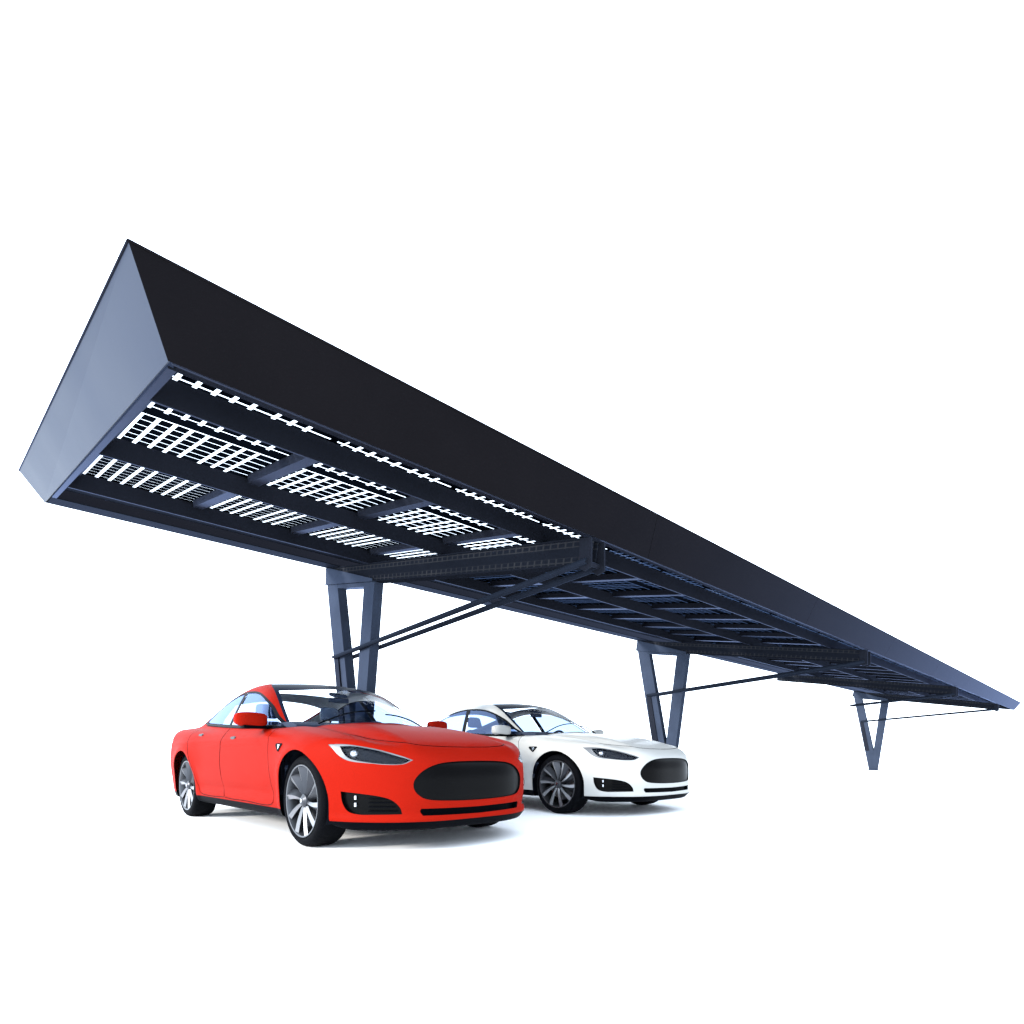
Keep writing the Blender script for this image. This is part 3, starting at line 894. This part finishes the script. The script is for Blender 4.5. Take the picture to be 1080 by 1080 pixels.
# purlins
for hh in (3.57, 5.03, 6.53):
    m = MB()
    for (h0, h1, o0, o1) in ((hh, hh+.008, .0, .155), (hh+.009, hh+.022, .0, .008), (hh+.009, hh+.075, .147, .155)):
        vs = [P(x, q, o) for x in (XA+.06, XB-.06) for (q, o) in ((h0, o0), (h1, o0), (h1, o1), (h0, o1))]
        m.add(vs, [(0, 1, 2, 3), (7, 6, 5, 4), (0, 4, 5, 1), (1, 5, 6, 2), (2, 6, 7, 3), (3, 7, 4, 0)])
    cpart(m, 'purlin', M['purlin'])
# modules
ang = math.atan(SL)
def make_module(x0, clear):
    # one glass-glass module strip of three laminates across the roof
    first = 'mglass_clear' if clear else 'mglass'
    res = []
    o = .20
    xe = [0.0, .048, .148, .248, .348, .450, .598, .698, .798, .905]  # dark cell columns between clear bars
    edges = []
    bars = [.05, .15, .25, .35, .455, .60, .70, .80]
    bw = .026
    cols = []
    prev = -.03 if False else .0
    cols = [(.0, .05-bw/2)]
    for i, b in enumerate(bars):
        nx = bars[i+1] if i+1 < len(bars) else 1.06+bw/2
        cols.append((b+bw/2, nx-bw/2))
    for (h0, h1, rows) in ((3.50, 4.286, None), (4.288, 5.62, None), (5.70, 6.95, None)):
        fr = MB()
        def bar(a0, a1, b0, b1, o0, o1, mb=fr, mi=0):
            vs = [P(x, q, oo) for x in (a0, a1) for (q, oo) in ((b0, o0), (b1, o0), (b1, o1), (b0, o1))]
            mb.add(vs, [(0, 1, 2, 3), (7, 6, 5, 4), (0, 4, 5, 1), (1, 5, 6, 2), (2, 6, 7, 3), (3, 7, 4, 0)], mi)
        gl = MB(); bar(x0, x0+1.005, h0, h1, o+.003, o+.005, gl)
        if clear: mat = M['mglass_clear']
        else: mat = M['mglass']
        go = cpart(gl, 'solar_module', mat)
        ce = MB()
        # cell rows
        if h0 < 4: ys = [3.50, 3.56, 3.56, 3.632, 3.652, 3.76, 3.78, 3.88, 3.90, 4.01, 4.03, 4.13, 4.15, 4.238, 4.253, 4.288]
        elif h0 < 5: ys = [4.288, 4.425]+[v for k in range(9) for v in (4.443+.13*k, 4.443+.13*k+.1185)]
        else: ys = [5.70, 5.80]+[v for k in range(9) for v in (5.812+.12*k, 5.812+.12*k+.112)]
        for i in range(0, len(ys)-1, 2):
            a, b = ys[i], ys[i+1]
            if i == 0:
                bar(x0, x0+1.01, a, b, o-.0005, o+.0005, ce); continue
            bar(x0+.965, x0+1.015, h0, h1, o-.0016, o-.0010, ce) if i == 2 else None
            for c0, c1 in cols: bar(x0+c0, x0+c1, a, b, o-.0005, o+.0005, ce)
        ce.build('cell_grid', M['cell'], go)
nm = 0
x = .87
while x < XB-1.0:
    clear = x < 4.0
    make_module(x, clear); nm += 1
    x += 1.01
print('modules', nm*3)
# rafters below the module joints
x = .87+.93+.04; k = 0
while x < XB-.2:
    m = MB()
    for (h0, h1) in ((3.66, 5.02), (5.12, 6.52)):
        vs = [P(xx, q, o) for xx in (x-.045, x+.045) for (q, o) in ((h0, .115), (h1, .115), (h1, .186), (h0, .186))]
        m.add(vs, [(0, 1, 2, 3), (7, 6, 5, 4), (0, 4, 5, 1), (1, 5, 6, 2), (2, 6, 7, 3), (3, 7, 4, 0)])
    cpart(m, 'rafter', M['purlin']); x += 1.01; k += 1
x = .87-.025
strip(3.66, 6.5, .115, .186, x-.09, x+.015, 'rafter', M['purlin'])

# frames
BD = .225
def frame(x, column=True, rodstart=None):
    w = .13
    # beam : I section, its length follows the slope; object space Y along the slope, Z across it
    L = (7.67-3.03)*KN
    b = MB()
    b.box(.052, .062 + .006, -L/2, L/2, -BD/2+.012, BD/2-.012)
    b.box(0.0, .010, -L/2, L/2, -BD/2+.0125, BD/2-.0125)
    b.box(-.012, w+.012, -L/2, L/2, BD/2-.012, BD/2)
    b.box(-.012, w+.012, -L/2, L/2, -BD/2, -BD/2+.012)
    b.box(w-.010, w, -L/2, L/2, -BD/2+.0125, BD/2-.0125)
    mid = (7.67+3.03)/2
    c = Vector(P(x, mid, -.003)); nrm = Vector((0, -SL, 1)).normalized()
    o = b.build('beam', M['beam'], CAN); o.location = c-nrm*(BD/2); o.rotation_euler = (ang, 0, 0)
    # tip bracket
    t = MB()
    for dx in (-.03, w+.014):
        t.prism([(2.985, 2.475), (3.11, 2.50), (3.11, 2.25), (3.06, 2.215), (2.985, 2.235)],
                lambda a, q, dx=dx: (x-OX+dx, a-OY, q), lambda a, q, dx=dx: (x-OX+dx+.016, a-OY, q))
    t.tube([(x-OX-.05, 3.045-OY, 2.285), (x-OX+w+.05, 3.045-OY, 2.285)], .02, 10)
    t.build('bracket', M['purlin'], CAN)
    if column:
        # V column, box section, apex on a short foot
        zt = lambda hh: 2.49+SL*(hh-2.99)-(BD+.006)*KN
        outer_l = [(7.655, zt(7.655)), (7.10, .035)]
        pts_back = [(7.655, zt(7.655)), (7.36, zt(7.36)), (6.935, .80), (6.955, .62), (6.955, .03), (7.105, .03)]
        pts_near = [(6.40, zt(6.40)), (6.655, zt(6.655)), (6.935, .80), (6.955, .62), (6.955, .03), (6.80, .03)]
        sheet = .014
        v = MB()
        for pts in (pts_back, pts_near):
            v.prism(pts, lambda a, q: (x-OX, a-OY, q), lambda a, q: (x-OX+w, a-OY, q))
        col = v.build('v_column', M['steel'], CAN)
        # cap plate joining the two legs below the beam
        cpn = MB(); cpn.prism([(6.655, zt(6.655)-.002), (7.36, zt(7.36)-.002), (7.352, zt(7.36)-.055), (6.662, zt(6.655)-.055)],
                 lambda a, q: (x-OX+.002, a-OY, q), lambda a, q: (x-OX+w-.002, a-OY, q)); cpn.build('cap_plate', M['steel'], col)
        zu = lambda hh: 2.49+SL*(hh-2.99)-.006
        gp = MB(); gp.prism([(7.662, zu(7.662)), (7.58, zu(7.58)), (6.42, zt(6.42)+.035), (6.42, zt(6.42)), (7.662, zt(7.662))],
                 lambda a, q: (x-OX-.020, a-OY, q), lambda a, q: (x-OX-.0135, a-OY, q)); gp.build('sunlit_patch', M['steel'], col)  # pale plate added; its slanted edge imitates sunlight on the beam end
        bp = MB(); bp.box(x-OX-.10, x-OX+w+.10, 6.72-OY, 7.20-OY, .0, .025); bp.build('base_plate', M['steel'], col)
        # stiffener channel low on the back leg, under the rod fixing
        st = MB(); st.prism([(7.405, 1.99), (7.30, 1.99), (7.09, .80), (7.24, .80)], lambda a, q: (x-OX-.022, a-OY, q), lambda a, q: (x-OX-.002, a-OY, q))
        st.build('stiffener', M['purlin'], col)
    for dx in (-.034, w+.034):
        a = Vector((x-OX+dx, 7.37-OY, 2.01)); e = Vector((x-OX+dx, 3.03-OY, 2.29))
        if rodstart: a = a.lerp(e, rodstart)
        r = MB(); r.tube([a, e], .033 if x > 25 else .029, 12); r.build('tie_rod', M['rod'], CAN, smooth=60)
    if column:
        pn = MB(); pn.tube([(x-OX-.07, 7.375-OY, 2.01), (x-OX+w+.07, 7.375-OY, 2.01)], .016, 10); pn.build('rod_pin', M['purlin'], CAN, smooth=60)
FR = [3.81, 11.40, 19.41, 27.21]
frame(FR[0]); frame(FR[1]); frame(FR[2], column=False, rodstart=.42); frame(FR[3])

# ------------------------------------------------------------------ ground, light, camera
g = MB(); g.add([(-400, -400, 0), (600, -400, 0), (600, 600, 0), (-400, 600, 0)], [(0, 1, 2, 3)])
go = g.build('ground', M['ground']); tag(go, kind='structure')

w = bpy.data.worlds.new('World'); S.world = w; w.use_nodes = True
nt = w.node_tree; nt.nodes.clear()
out = nt.nodes.new('ShaderNodeOutputWorld'); bg = nt.nodes.new('ShaderNodeBackground'); nt.links.new(bg.outputs[0], out.inputs[0])
tc = nt.nodes.new('ShaderNodeTexCoord'); dt = nt.nodes.new('ShaderNodeVectorMath'); dt.operation = 'DOT_PRODUCT'
nt.links.new(tc.outputs['Generated'], dt.inputs[0])
dv = Vector((-.45, .80, .25)).normalized(); dt.inputs[1].default_value = dv
cr = nt.nodes.new('ShaderNodeValToRGB'); mr = nt.nodes.new('ShaderNodeMapRange')
mr.inputs['From Min'].default_value = -1; mr.inputs['From Max'].default_value = 1
nt.links.new(dt.outputs['Value'], mr.inputs['Value']); nt.links.new(mr.outputs[0], cr.inputs[0])
cr.color_ramp.elements[0].position = .08; cr.color_ramp.elements[0].color = (.15, .165, .20, 1)
cr.color_ramp.elements[1].position = .34; cr.color_ramp.elements[1].color = (.76, .87, 1, 1)
nt.links.new(cr.outputs[0], bg.inputs[0]); bg.inputs[1].default_value = 3.9

sun = bpy.data.lights.new('sun', 'SUN'); sun.energy = 4.5; sun.angle = math.radians(10); sun.color = (1, .95, .88)
so = bpy.data.objects.new('sun', sun); C.objects.link(so)
sd = Vector((-.90, .25, .30)).normalized()
so.rotation_euler = sd.to_track_quat('Z', 'Y').to_euler(); so.location = (-10, 5, 12)

cam = bpy.data.cameras.new('camera'); co = bpy.data.objects.new('camera', cam); C.objects.link(co)
cam.sensor_width = 36; cam.lens = 617/1080*36; cam.shift_y = (794-540)/1080; cam.clip_end = 2000
fw = Vector((.6946, .7194, 0)); rt = Vector((.7194, -.6946, 0)); up = Vector((0, 0, 1))
co.matrix_world = Matrix(((rt.x, up.x, -fw.x, 0), (rt.y, up.y, -fw.y, 0), (rt.z, up.z, -fw.z, .715), (0, 0, 0, 1)))
S.camera = co
S.view_settings.view_transform = 'Standard'; S.view_settings.look = 'None'; S.view_settings.gamma = 1; S.view_settings.exposure = .38
S.cycles.max_bounces = 8; S.cycles.transparent_max_bounces = 24
